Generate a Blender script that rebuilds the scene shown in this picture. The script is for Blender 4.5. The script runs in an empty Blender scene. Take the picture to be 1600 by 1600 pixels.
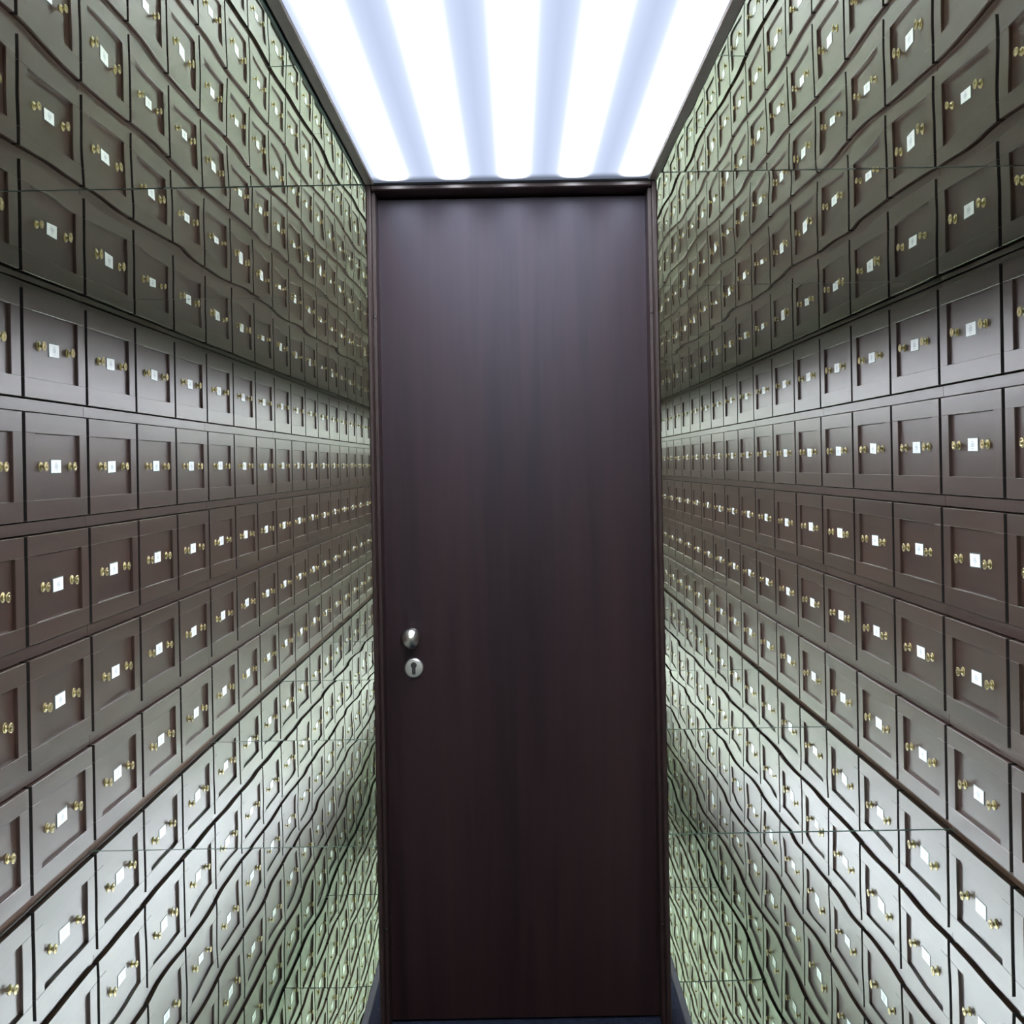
import bpy, bmesh, math, random
from mathutils import Vector, Matrix

S = bpy.context.scene
COL = S.collection
PI = math.pi
random.seed(7)

# ------------------------------------------------------------------ camera, world, exposure
EYE = 1.376                                  # eye height above the carpet
cd = bpy.data.cameras.new('camera')
cam = bpy.data.objects.new('camera', cd)
COL.objects.link(cam)
cd.sensor_fit = 'HORIZONTAL'
cd.sensor_width = 36.0
cd.lens = 36.0 * 1700.0 / 1600.0
cd.shift_x = -6.4 / 1600.0
cd.shift_y = -73.3 / 1600.0
cd.clip_start = 0.02
cam.matrix_world = (Matrix.Translation((0, 0, EYE)) @ Matrix.Rotation(PI / 2, 4, 'X')
                    @ Matrix.Rotation(-0.018, 4, 'Z'))
S.camera = cam

w = bpy.data.worlds.new('world')
S.world = w
w.use_nodes = True
w.node_tree.nodes['Background'].inputs[0].default_value = (0.5, 0.55, 0.6, 1)
w.node_tree.nodes['Background'].inputs[1].default_value = 0.02

S.view_settings.view_transform = 'Standard'
S.view_settings.look = 'None'
S.view_settings.gamma = 1.0
S.view_settings.use_curve_mapping = False
S.view_settings.exposure = 0.0
TUBE = 72.0                                  # radiance over a tube of the light box
GAP = 0.62                                   # radiance between the tubes
S.cycles.max_bounces = 14
S.cycles.glossy_bounces = 12
S.cycles.diffuse_bounces = 4
S.cycles.sample_clamp_indirect = 20.0


# ------------------------------------------------------------------ materials
def mat(name):
    m = bpy.data.materials.new(name)
    m.use_nodes = True
    nt = m.node_tree
    return m, nt, nt.nodes['Principled BSDF']


def nd(nt, t, **kw):
    n = nt.nodes.new(t)
    for k, v in kw.items():
        setattr(n, k, v)
    return n


def wood(name, axis, dark, light, rough, spec=0.5, scale=1.0, bump=0.02, contrast=(0.3, 0.72), tint=(1, 1, 1)):
    """stained veneer with grain running along one object axis"""
    m, nt, b = mat(name)
    tc = nd(nt, 'ShaderNodeTexCoord')
    oi = nd(nt, 'ShaderNodeObjectInfo')
    mul = nd(nt, 'ShaderNodeVectorMath', operation='SCALE')
    mul.inputs[0].default_value = (37.0, 53.0, 71.0)
    nt.links.new(oi.outputs['Random'], mul.inputs['Scale'])
    add = nd(nt, 'ShaderNodeVectorMath', operation='ADD')
    nt.links.new(tc.outputs['Object'], add.inputs[0])
    nt.links.new(mul.outputs[0], add.inputs[1])
    mp = nd(nt, 'ShaderNodeMapping')
    sc = [34.0 * scale] * 3
    sc['xyz'.index(axis)] = 1.6 * scale
    mp.inputs['Scale'].default_value = sc
    nt.links.new(add.outputs[0], mp.inputs['Vector'])
    n1 = nd(nt, 'ShaderNodeTexNoise')
    n1.inputs['Scale'].default_value = 1.0
    n1.inputs['Detail'].default_value = 6.0
    n1.inputs['Roughness'].default_value = 0.62
    n1.inputs['Distortion'].default_value = 0.6
    nt.links.new(mp.outputs[0], n1.inputs['Vector'])
    mp2 = nd(nt, 'ShaderNodeMapping')
    sc2 = [7.0 * scale] * 3
    sc2['xyz'.index(axis)] = 0.5 * scale
    mp2.inputs['Scale'].default_value = sc2
    nt.links.new(add.outputs[0], mp2.inputs['Vector'])
    n2 = nd(nt, 'ShaderNodeTexNoise')
    n2.inputs['Scale'].default_value = 1.0
    n2.inputs['Detail'].default_value = 2.0
    nt.links.new(mp2.outputs[0], n2.inputs['Vector'])
    mx = nd(nt, 'ShaderNodeMath', operation='MULTIPLY_ADD')
    nt.links.new(n1.outputs['Fac'], mx.inputs[0])
    mx.inputs[1].default_value = 0.6
    hv = nd(nt, 'ShaderNodeMath', operation='MULTIPLY')
    nt.links.new(n2.outputs['Fac'], hv.inputs[0])
    hv.inputs[1].default_value = 0.4
    nt.links.new(hv.outputs[0], mx.inputs[2])
    cr = nd(nt, 'ShaderNodeValToRGB')
    cr.color_ramp.elements[0].position = contrast[0]
    cr.color_ramp.elements[1].position = contrast[1]
    cr.color_ramp.elements[0].color = (*dark, 1)
    cr.color_ramp.elements[1].color = (*light, 1)
    nt.links.new(mx.outputs[0], cr.inputs['Fac'])
    nt.links.new(cr.outputs[0], b.inputs['Base Color'])
    b.inputs['Roughness'].default_value = rough
    b.inputs['Specular IOR Level'].default_value = spec
    b.inputs['Specular Tint'].default_value = (*tint, 1)
    bp = nd(nt, 'ShaderNodeBump')
    bp.inputs['Strength'].default_value = bump
    bp.inputs['Distance'].default_value = 0.01
    nt.links.new(n1.outputs['Fac'], bp.inputs['Height'])
    nt.links.new(bp.outputs[0], b.inputs['Normal'])
    return m


def plain(name, col, rough, metal=0.0, spec=0.5, noise=0.0, nscale=40.0):
    m, nt, b = mat(name)
    b.inputs['Base Color'].default_value = (*col, 1)
    b.inputs['Roughness'].default_value = rough
    b.inputs['Metallic'].default_value = metal
    b.inputs['Specular IOR Level'].default_value = spec
    if noise > 0:
        tc = nd(nt, 'ShaderNodeTexCoord')
        n = nd(nt, 'ShaderNodeTexNoise')
        n.inputs['Scale'].default_value = nscale
        n.inputs['Detail'].default_value = 4.0
        nt.links.new(tc.outputs['Object'], n.inputs['Vector'])
        cr = nd(nt, 'ShaderNodeValToRGB')
        cr.color_ramp.elements[0].position = 0.3
        cr.color_ramp.elements[1].position = 0.7
        cr.color_ramp.elements[0].color = (*[c * (1 - noise) for c in col], 1)
        cr.color_ramp.elements[1].color = (*[c * (1 + noise) for c in col], 1)
        nt.links.new(n.outputs['Fac'], cr.inputs['Fac'])
        nt.links.new(cr.outputs[0], b.inputs['Base Color'])
    return m


CAB_R, CAB_S = 0.35, 0.85
CAB_D, CAB_L = (0.018, 0.0076, 0.0046), (0.050, 0.0225, 0.0138)
M_WOOD_Y = wood('cabinet_wood_across', 'y', CAB_D, CAB_L, CAB_R, CAB_S, bump=0.006)
M_WOOD_Z = wood('cabinet_wood_upright', 'z', CAB_D, CAB_L, CAB_R, CAB_S, bump=0.006)
M_KICK = wood('kick_board_wood', 'y', (0.050, 0.022, 0.013), (0.125, 0.062, 0.038), 0.55, 0.2)
M_EDGEWOOD = plain('drawer_edge_wood', (0.040, 0.020, 0.012), 0.7, spec=0.2, noise=0.3)
M_DARK = plain('cabinet_interior', (0.006, 0.005, 0.004), 0.8, noise=0.2)
M_DOOR = wood('door_wood', 'z', (0.005, 0.0021, 0.0021), (0.017, 0.0078, 0.0074), 0.40, 0.24, scale=0.8, bump=0.02, tint=(0.76, 0.80, 1.0))
M_FRAME = wood('door_frame_wood', 'z', (0.011, 0.0055, 0.005), (0.017, 0.0085, 0.0078), 0.38, 0.35, bump=0.006)
M_BRASS = plain('brass', (0.33, 0.275, 0.14), 0.33, 1.0, noise=0.15)
M_STEEL = plain('satin_steel', (0.62, 0.61, 0.58), 0.24, 1.0, noise=0.05)
M_STEEL2 = plain('brushed_steel', (0.50, 0.50, 0.48), 0.36, 1.0, noise=0.05)
M_HOLE = plain('keyhole_black', (0.004, 0.004, 0.004), 0.6, noise=0.1)
M_CARD = plain('card_white', (0.90, 0.94, 0.94), 0.25, spec=0.6, noise=0.02)
M_RIM = plain('card_holder_clear_rim', (0.16, 0.21, 0.20), 0.15, spec=0.6, noise=0.05)
M_INK = plain('card_ink', (0.30, 0.38, 0.42), 0.5, noise=0.1)
M_CARPET = plain('carpet_blue', (0.006, 0.0085, 0.017), 0.95, spec=0.1, noise=0.7, nscale=160.0)
M_EDGE = plain('dark_metal_edge', (0.022, 0.026, 0.030), 0.7, 0.0, 0.2, noise=0.1)
M_TRIM = plain('bronze_trim', (0.15, 0.125, 0.11), 0.45, 0.2, noise=0.08)
M_WALL = wood('wall_panel_wood', 'z', CAB_D, CAB_L, 0.45, 0.4)
M_SLAB = plain('slab_dark', (0.012, 0.018, 0.015), 0.6, noise=0.2)


def mirror(name, tint, seedv, wave=0.0024):
    m, nt, b = mat(name)
    b.inputs['Base Color'].default_value = (*tint, 1)
    b.inputs['Metallic'].default_value = 1.0
    b.inputs['Roughness'].default_value = 0.0
    tc = nd(nt, 'ShaderNodeTexCoord')
    oi = nd(nt, 'ShaderNodeObjectInfo')
    mul = nd(nt, 'ShaderNodeVectorMath', operation='SCALE')
    mul.inputs[0].default_value = (19.0 + seedv, 27.0, 0.0)
    nt.links.new(oi.outputs['Random'], mul.inputs['Scale'])
    add = nd(nt, 'ShaderNodeVectorMath', operation='ADD')
    nt.links.new(tc.outputs['Object'], add.inputs[0])
    nt.links.new(mul.outputs[0], add.inputs[1])
    n = nd(nt, 'ShaderNodeTexNoise')
    n.inputs['Scale'].default_value = 1.9
    n.inputs['Detail'].default_value = 0.6
    n.inputs['Roughness'].default_value = 0.4
    nt.links.new(add.outputs[0], n.inputs['Vector'])
    bp = nd(nt, 'ShaderNodeBump')
    bp.inputs['Strength'].default_value = 1.0
    bp.inputs['Distance'].default_value = wave
    nt.links.new(n.outputs['Fac'], bp.inputs['Height'])
    nt.links.new(bp.outputs[0], b.inputs['Normal'])
    return m


M_MIRROR = mirror('green_tinted_mirror', (0.83, 0.865, 0.75), 0.0)
M_MIRROR_FLOOR = mirror('floor_mirror', (0.78, 0.84, 0.80), 5.0)
M_MIRROR_FLAT = mirror('wall_mirror', (0.80, 0.87, 0.72), 3.0, 0.0003)
M_GLASS_EDGE = plain('mirror_edge_green', (0.03, 0.07, 0.055), 0.3, noise=0.1)


def light_mat():
    m = bpy.data.materials.new('light_box_diffuser')
    m.use_nodes = True
    nt = m.node_tree
    nt.nodes.clear()
    out = nd(nt, 'ShaderNodeOutputMaterial')
    em = nd(nt, 'ShaderNodeEmission')
    tc = nd(nt, 'ShaderNodeTexCoord')
    sx = nd(nt, 'ShaderNodeSeparateXYZ')
    nt.links.new(tc.outputs['Object'], sx.inputs[0])

    def mth(op, a, bb=None, clamp=False):
        n = nd(nt, 'ShaderNodeMath', operation=op)
        n.use_clamp = clamp
        for i, v in enumerate((a, bb)):
            if v is None:
                continue
            if isinstance(v, (int, float)):
                n.inputs[i].default_value = v
            else:
                nt.links.new(v, n.inputs[i])
        return n.outputs[0]
    # five tubes, 143 mm apart: distance to the nearest one
    t = mth('DIVIDE', mth('ADD', sx.outputs['X'], 0.279 + 0.143 * 10), 0.143)
    d = mth('PINGPONG', t, 0.5)
    g = mth('EXPONENT', mth('MULTIPLY', mth('POWER', mth('DIVIDE', d, 0.115), 2.0), -1.0))
    # the tubes stop a hand short of the box's ends (box is centred on its own origin in Y)
    half = nd(nt, 'ShaderNodeAttribute', attribute_type='OBJECT', attribute_name='half_length')
    e = mth('SUBTRACT', half.outputs['Fac'], mth('ABSOLUTE', sx.outputs['Y']))
    e = mth('MULTIPLY', mth('SUBTRACT', e, 0.012), 18.0, True)
    e = mth('MULTIPLY', e, mth('MULTIPLY', e, mth('SUBTRACT', 3.0, mth('MULTIPLY', e, 2.0))))
    g2 = mth('EXPONENT', mth('MULTIPLY', mth('POWER', mth('DIVIDE', d, 0.30), 2.0), -1.0))
    g = mth('ADD', mth('MULTIPLY', g, TUBE), mth('MULTIPLY', g2, 0.55))
    tube = mth('MULTIPLY', g, e)
    low = mth('MULTIPLY', mth('ADD', mth('MULTIPLY', e, 0.72), 0.28), GAP)
    c1 = nd(nt, 'ShaderNodeVectorMath', operation='SCALE')
    c1.inputs[0].default_value = (0.94, 0.97, 1.04)
    nt.links.new(tube, c1.inputs['Scale'])
    c2 = nd(nt, 'ShaderNodeVectorMath', operation='SCALE')
    c2.inputs[0].default_value = (0.88, 1.03, 1.40)
    nt.links.new(low, c2.inputs['Scale'])
    ad = nd(nt, 'ShaderNodeVectorMath', operation='ADD')
    nt.links.new(c1.outputs[0], ad.inputs[0])
    nt.links.new(c2.outputs[0], ad.inputs[1])
    nt.links.new(ad.outputs[0], em.inputs['Color'])
    em.inputs['Strength'].default_value = 1.0
    nt.links.new(em.outputs[0], out.inputs['Surface'])
    return m


M_LIGHT = light_mat()


# ------------------------------------------------------------------ mesh helpers
def box(bm, lo, hi, mi=0, bevel=0.0):
    vs = [bm.verts.new((x, y, z)) for x in (lo[0], hi[0]) for y in (lo[1], hi[1]) for z in (lo[2], hi[2])]
    q = [(0, 1, 3, 2), (4, 6, 7, 5), (0, 4, 5, 1), (2, 3, 7, 6), (0, 2, 6, 4), (1, 5, 7, 3)]
    fs = [bm.faces.new([vs[i] for i in f]) for f in q]
    for f in fs:
        f.material_index = mi
    if bevel > 0:
        es = list({e for f in fs for e in f.edges})
        r = bmesh.ops.bevel(bm, geom=es, offset=bevel, segments=1, affect='EDGES', profile=0.5)
        for f in r['faces']:
            f.material_index = mi


def lathe(bm, prof, n=20, mi=0, axis='x', org=(0, 0, 0)):
    """profile of (distance along axis, radius)"""
    rings = []
    for a, r in prof:
        ring = []
        for k in range(n):
            t = 2 * PI * k / n
            c, s = r * math.cos(t), r * math.sin(t)
            p = {'x': (a, c, s), 'y': (c, a, s), 'z': (c, s, a)}[axis]
            ring.append(bm.verts.new((p[0] + org[0], p[1] + org[1], p[2] + org[2])))
        rings.append(ring)
    for i in range(len(rings) - 1):
        for k in range(n):
            f = bm.faces.new((rings[i][k], rings[i][(k + 1) % n], rings[i + 1][(k + 1) % n], rings[i + 1][k]))
            f.material_index = mi
            f.smooth = True
    for r in (rings[0], rings[-1]):
        f = bm.faces.new(r)
        f.material_index = mi


def mesh(name, bm, mats):
    bmesh.ops.recalc_face_normals(bm, faces=bm.faces[:])
    me = bpy.data.meshes.new(name)
    bm.to_mesh(me)
    bm.free()
    for m in mats:
        me.materials.append(m)
    return me


def obj(name, me, parent=None, loc=(0, 0, 0)):
    o = bpy.data.objects.new(name, me)
    COL.objects.link(o)
    o.location = loc
    if parent:
        o.parent = parent
    return o


def tag(o, label, cat, group=None, kind=None):
    o['label'] = label
    o['category'] = cat
    if group:
        o['group'] = group
    if kind:
        o['kind'] = kind
    return o


def boxobj(name, lo, hi, m, bevel=0.0, parent=None, loc=None):
    """box whose origin sits at its centre (or at loc)"""
    c = loc if loc is not None else [(a + b) / 2 for a, b in zip(lo, hi)]
    bm = bmesh.new()
    box(bm, [a - x for a, x in zip(lo, c)], [b - x for b, x in zip(hi, c)], 0, bevel)
    return obj(name, mesh(name, bm, [m]), parent, c)


# ------------------------------------------------------------------ dimensions (metres)
Y0, PITCH_Y, NU = 2.63, 0.56, 6              # cabinets start, drawer pitch along the wall, cabinets per wall
UNIT = 3 * PITCH_Y
YEND = Y0 + NU * UNIT
ROW = 0.432
# side: sign, |x| of the drawer panels, top row centre, ceiling mirror, floor mirror (heights)
SIDES = {
    'left': dict(s=-1, x=1.706, top=EYE + 0.457, ceil=EYE + 0.676, floor=EYE - 1.488),
    'right': dict(s=1, x=1.694, top=EYE + 0.477, ceil=EYE + 0.694, floor=EYE - 1.463),
}
YNEAR = -1.6
YD = 2.615                                   # front of the door frame
LZ = EYE + 0.68                              # underside of the light box

# ------------------------------------------------------------------ the setting
o = boxobj('floor', (-0.390, YNEAR, -0.16), (0.390, YEND, 0.0), M_CARPET)
tag(o, 'dark blue carpet of the raised walkway leading to the door', 'floor', kind='structure')
o = boxobj('ceiling', (-1.95, YNEAR, EYE + 0.715), (1.95, YEND, EYE + 0.79), M_SLAB)
tag(o, 'ceiling above the mirrored panels and light box', 'ceiling', kind='structure')
for n, sg in (('left', -1), ('right', 1)):
    a, b = sorted((sg * 1.86, sg * 1.95))
    o = boxobj('wall_' + n, (a, YNEAR, -0.2), (b, YEND, EYE + 0.715), M_WALL)
    tag(o, n + ' wall standing behind the drawer cabinets', 'wall', kind='structure')
    a, b = sorted((sg * 1.705, sg * 1.859))
    o = boxobj('wall_%s.001' % n, (a, YNEAR, EYE - 1.455), (b, Y0 - 0.004, EYE + 0.67), M_WALL, 0.002)
    tag(o, 'plain wood panelling on the %s side beside the viewer' % n, 'wall', kind='structure')
    a, b = sorted((sg * 0.3905, sg * 0.408))
    o = boxobj('trim_' + ('1' if sg < 0 else '2'), (a, YNEAR, -0.16), (b, YEND, 0.003), M_EDGE, 0.002)
    tag(o, 'dark metal edge strip along the %s side of the carpet' % n, 'trim', kind='structure')
o = boxobj('wall_back', (-1.95, YEND + 0.002, -0.2), (1.95, YEND + 0.1, EYE + 0.79), M_MIRROR_FLAT)
tag(o, 'mirrored wall closing the far end of the room', 'wall', kind='structure')
o = boxobj('wall_front', (-1.95, YNEAR - 0.1, -0.2), (1.95, YNEAR - 0.002, EYE + 0.79), M_MIRROR_FLAT)
tag(o, 'mirrored wall behind the viewer', 'wall', kind='structure')

# sub-floor below the mirrors
o = boxobj('floor.001', (-1.95, YNEAR, -0.24), (1.95, YEND, -0.17), M_SLAB)
tag(o, 'dark sub floor below the floor mirrors', 'floor', kind='structure')


# ------------------------------------------------------------------ door in its frame
door = obj('door_1', None, None, (0, YD, 0))
tag(door, 'plain dark brown wood door with round steel knob at the end of the walkway', 'door', kind='structure')
JO, JI, HZ = 0.3505, 0.339, LZ - 0.013
bm = bmesh.new()
box(bm, (-JO, 0, 0.001), (-JI, 0.16, LZ - 0.001), 0, 0.0025)
box(bm, (JI, 0, 0.001), (JO, 0.16, LZ - 0.001), 0, 0.0025)
box(bm, (-JI, 0, HZ), (JI, 0.16, LZ - 0.001), 0, 0.0025)
box(bm, (-JI, 0.022, 0.001), (-JI + 0.009, 0.080, HZ), 0, 0.001)
box(bm, (JI - 0.009, 0.022, 0.001), (JI, 0.080, HZ), 0, 0.001)
# back lining behind the leaf
box(bm, (-JI, 0.120, 0.001), (JI, 0.16, HZ), 0)
obj('door_frame', mesh('door_frame', bm, [M_FRAME]), door)
bm = bmesh.new()
box(bm, (-JI + 0.001, 0.081, 0.006), (JI - 0.001, 0.112, HZ - 0.004), 0, 0.0015)
leaf = obj('door_leaf', mesh('door_leaf', bm, [M_DOOR]), door)
LY = 0.081
KX = -0.265
bm = bmesh.new()
lathe(bm, [(0, 0.019), (-0.003, 0.019), (-0.005, 0.017), (-0.006, 0.0095), (-0.028, 0.0095), (-0.032, 0.013), (-0.036, 0.0215),
           (-0.041, 0.0245), (-0.047, 0.0250), (-0.053, 0.0235), (-0.058, 0.0195), (-0.0615, 0.013), (-0.063, 0.006),
           (-0.0633, 0.001)], 40, 0, 'y', (KX, LY, EYE - 0.4185))
kn = obj('door_knob', mesh('door_knob', bm, [M_STEEL]), leaf)
kn['label'] = 'round satin steel knob'
bm = bmesh.new()
lathe(bm, [(0, 0.0245), (-0.004, 0.0245), (-0.0065, 0.0225), (-0.007, 0.020), (-0.007, 0.0005)], 40, 0, 'y', (0, 0, 0))
# euro profile keyhole, raised a hair off the plate
cz, rr, ww, hh = 0.0072, 0.0076, 0.0046, 0.0195
pts = []
a0 = math.asin(ww / rr)
for k in range(21):
    t = -PI / 2 + a0 + (2 * PI - 2 * a0) * k / 20
    pts.append((rr * math.cos(t), cz + rr * math.sin(t)))
for k in range(11):
    t = PI + PI * k / 10
    pts.append((ww * math.cos(t), cz - hh + 0.001 + ww * math.sin(t)))
vs = [bm.verts.new((p[0], -0.0074, p[1])) for p in pts]
f = bm.faces.new(vs)
f.material_index = 1
obj('keyhole_plate', mesh('keyhole_plate', bm, [M_STEEL2, M_HOLE]), leaf, (KX + 0.003, LY, EYE - 0.4975))['label'] = 'round steel keyhole plate'
# the small dark bumpers let into the frame stops
bm = bmesh.new()
lathe(bm, [(0.0, 0.0035), (-0.0012, 0.0035), (-0.0016, 0.0025), (-0.0017, 0.0004)], 12, 0, 'y')
ME_CAP = mesh('screw_cap', bm, [M_HOLE])
for sg in (-1, 1):
    for z in (EYE + 0.365, EYE - 1.12):
        obj('screw_cap', ME_CAP, door, (sg * 0.3345, 0.0215, z))


# ------------------------------------------------------------------ light boxes
def light_box(y0, y1, label):
    yc, hl = (y0 + y1) / 2, (y1 - y0) / 2
    t = obj('ceiling_light', None, None, (0, yc, LZ))
    tag(t, label, 'ceiling light')
    bm = bmesh.new()
    box(bm, (-0.3295, -hl, 0.004), (0.3295, hl, 0.012))
    d = obj('diffuser', mesh('diffuser', bm, [M_LIGHT]), t)
    d['half_length'] = hl
    for sg in (-1, 1):
        a, b = sorted((sg * 0.330, sg * 0.351))
        bm = bmesh.new()
        box(bm, (a, -hl, 0), (b, hl, 0.033), 0, 0.0015)
        obj('side_trim', mesh('side_trim', bm, [M_TRIM]), t)
    bm = bmesh.new()
    box(bm, (-0.3295, -hl, 0.020), (0.3295, hl, 0.033))
    obj('housing', mesh('housing', bm, [M_TRIM]), t)
    return t


light_box(YNEAR + 0.02, YD - 0.001, 'long white light box with glowing tube stripes above the walkway before the door')
light_box(YD + 0.17, YEND - 0.02, 'added light box hidden behind the door, lighting the cabinets beyond')  # unseen box, added to light the cabinets past the door


# ------------------------------------------------------------------ mirror panels, one per cabinet bay
ORD = ['first', 'second', 'third', 'fourth', 'fifth', 'sixth']
for side, P in SIDES.items():
    sg = P['s']
    edges = [YNEAR, 0.94] + [Y0 - 0.03 + UNIT * k for k in range(NU)] + [YEND]
    for where in ('ceiling', 'floor'):
        for i in range(len(edges) - 1):
            ya, yb = edges[i] + 0.0018, edges[i + 1] - 0.0018
            if where == 'ceiling':
                xa, xb, z0 = 0.354, P['x'] + 0.07, P['ceil']
                lo, hi = 0.0, 0.006
            else:
                xa, xb, z0 = 0.409, P['x'] + 0.07, P['floor']
                lo, hi = -0.006, 0.0
            hx, hy = (xb - xa) / 2, (yb - ya) / 2
            bm = bmesh.new()
            ins, d = 0.0045, 0.0006                # polished green edge round the silvered face
            if where == 'ceiling':
                box(bm, (-hx, -hy, d), (hx, hy, hi), 1)
                box(bm, (-hx + ins, -hy + ins, 0.0), (hx - ins, hy - ins, d), 0)
            else:
                box(bm, (-hx, -hy, lo), (hx, hy, -d), 1)
                box(bm, (-hx + ins, -hy + ins, -d), (hx - ins, hy - ins, 0.0), 0)
            m = obj('mirror_panel', mesh('mirror_panel', bm, [M_MIRROR if where == 'ceiling' else M_MIRROR_FLOOR, M_GLASS_EDGE]), None,
                    (sg * (xa + xb) / 2, (ya + yb) / 2, z0))
            m.rotation_euler = (random.uniform(-1, 1) * 0.0009, random.uniform(-1, 1) * 0.0009, 0)
            if i < 2:
                lab = 'green tinted %s mirror panel %s the viewer on the %s side' % (where, 'behind' if i == 0 else 'beside', side)
            else:
                lab = 'green tinted %s mirror panel at the %s cabinet from the viewer, %s side' % (where, ORD[i - 2], side)
            tag(m, lab, 'mirror', '%s mirror panels on the %s side' % (where, side))


# ------------------------------------------------------------------ drawer cabinets
DW, DH = 0.534, 0.379                        # drawer front
ST = 0.070                                   # stiles and rails of the front
RX = -0.004                                  # face of the rails between the drawers
FX = 0.012                                   # front face above the recessed panel


def drawer_mesh():
    bm = bmesh.new()
    hw, hh = DW / 2, DH / 2
    b = 0.0012
    box(bm, (-0.030, -hw, hh - ST), (FX, hw, hh), 0, b)
    box(bm, (-0.030, -hw, -hh), (FX, hw, -hh + ST), 0, b)
    for sg in (-1, 1):
        ya, yb = sorted((sg * hw, sg * (hw - ST)))
        box(bm, (-0.030, ya, -hh + ST), (FX, yb, hh - ST), 1, b)
    box(bm, (-0.016, -hw + ST - 0.001, -hh + ST - 0.001), (0.0, hw - ST + 0.001, hh - ST + 0.001), 0)
    bm.faces.ensure_lookup_table()
    for f in bm.faces:                         # sides near black to paint shade into the gaps; undersides matte brown
        c = f.calc_center_median()
        if abs(c.y) > hw - 1e-4:
            f.material_index = 2
        elif c.x < FX - 0.0035 and c.z < -hh + 1e-4:
            f.material_index = 3
    return mesh('drawer', bm, [M_WOOD_Y, M_WOOD_Z, M_DARK, M_EDGEWOOD])


def knob_mesh():
    bm = bmesh.new()
    lathe(bm, [(0, 0.0175), (0.002, 0.0175), (0.0035, 0.016), (0.004, 0.013), (0.0045, 0.0075), (0.009, 0.0060), (0.014, 0.0065),
               (0.0165, 0.0085), (0.018, 0.0155), (0.0195, 0.0172), (0.0215, 0.0172), (0.023, 0.0155), (0.0235, 0.0115),
               (0.0225, 0.0100), (0.0225, 0.0060), (0.0245, 0.0045), (0.025, 0.0005)], 24, 0, 'x')
    return mesh('knob', bm, [M_BRASS])


def card_mesh():
    bm = bmesh.new()
    w_, h_ = 0.0425, 0.0235
    box(bm, (0, -w_ - 0.004, -h_ - 0.003), (0.0018, w_ + 0.004, h_ + 0.003), 1, 0.0006)
    box(bm, (0.0012, -w_, -h_), (0.0026, w_, h_), 0)
    # the printed number in its thin outline: small bars
    def bar(y0, y1, z0, z1):
        v = [bm.verts.new((0.0029, y, z)) for y, z in ((y0, z0), (y1, z0), (y1, z1), (y0, z1))]
        bm.faces.new(v).material_index = 2
    for z0, z1, hw in ((0.0115, 0.0135, 0.010), (-0.0155, -0.0135, 0.010)):
        bar(-hw, hw, z0, z1)
    for z in (-0.0065, -0.0005, 0.0055):
        bar(-0.013, 0.013, z - 0.0013, z + 0.0013)
    for y in (-0.0125, 0.0, 0.0125):
        bar(y - 0.0012, y + 0.0012, -0.0078, 0.0068)
    return mesh('label_card', bm, [M_CARD, M_RIM, M_INK])


def body_mesh(P):
    """carcass: dark back and dividers, full-width rails, recessed kick board"""
    bm = bmesh.new()
    H = P['ceil'] - P['floor']
    hy = UNIT / 2 - 0.0012
    zc = [P['top'] - P['floor'] - r * ROW for r in range(5)]
    box(bm, (-0.085, -hy, 0.002), (-0.045, hy, H - 0.002), 1)
    for k in range(4):
        y = -UNIT / 2 + k * PITCH_Y
        ya, yb = max(y - 0.006, -hy), min(y + 0.006, hy)
        box(bm, (-0.046, ya, 0.03), (-0.022, yb, H - 0.004), 1)
    g = 0.0050
    tops = [H - 0.003] + [z - DH / 2 - g for z in zc]
    bots = [z + DH / 2 + g for z in zc]
    for r in range(5):
        if tops[r] - bots[r] > 0.004:
            box(bm, (-0.046, -hy, bots[r]), (RX, hy, tops[r]), 0, 0.001)
    kz = 0.0165
    if tops[5] - kz > 0.003:
        box(bm, (-0.046, -hy, kz), (RX, hy, tops[5]), 0, 0.0008)
    box(bm, (-0.046, -hy, 0.0005), (RX - 0.003, hy, kz), 2)
    return mesh('cabinet_body', bm, [M_WOOD_Y, M_DARK, M_KICK]), zc


ME_D, ME_K, ME_C = drawer_mesh(), knob_mesh(), card_mesh()


def make_cabinet(side):
    P = SIDES[side]
    me, zc = body_mesh(P)
    t = obj('drawer_cabinet', None)
    obj('cabinet_body', me, t)
    for r in range(5):
        for c in range(3):
            d = obj('drawer', ME_D, t, (0, (c - 1) * PITCH_Y, zc[r]))
            obj('knob', ME_K, d, (0, -0.127, 0))
            obj('knob', ME_K, d, (0, 0.127, 0))
            obj('label_card', ME_C, d, (0, 0, 0))
    return t


def copy_tree(o, parent=None):
    c = o.copy()
    COL.objects.link(c)
    c.parent = parent
    for ch in o.children:
        copy_tree(ch, c)
    return c


for side, P in SIDES.items():
    proto = make_cabinet(side)
    for i in range(NU):
        t = proto if i == 0 else copy_tree(proto)
        t.location = (P['s'] * P['x'], Y0 + UNIT * (i + 0.5), P['floor'])
        t.rotation_euler = (0, 0, 0 if P['s'] < 0 else PI)
        tag(t, 'dark brown drawer cabinet with brass knobs, %s from the viewer along the %s wall' % (ORD[i], side),
            'cabinet', 'drawer cabinets along the %s wall' % side)
        for d in t.children:
            for q in d.children:
                if q.name.startswith('label_card'):
                    q.rotation_euler = (random.gauss(0, 0.02), 0, 0)
                    q.location = (0.0, random.gauss(0, 0.003), random.gauss(0, 0.002))
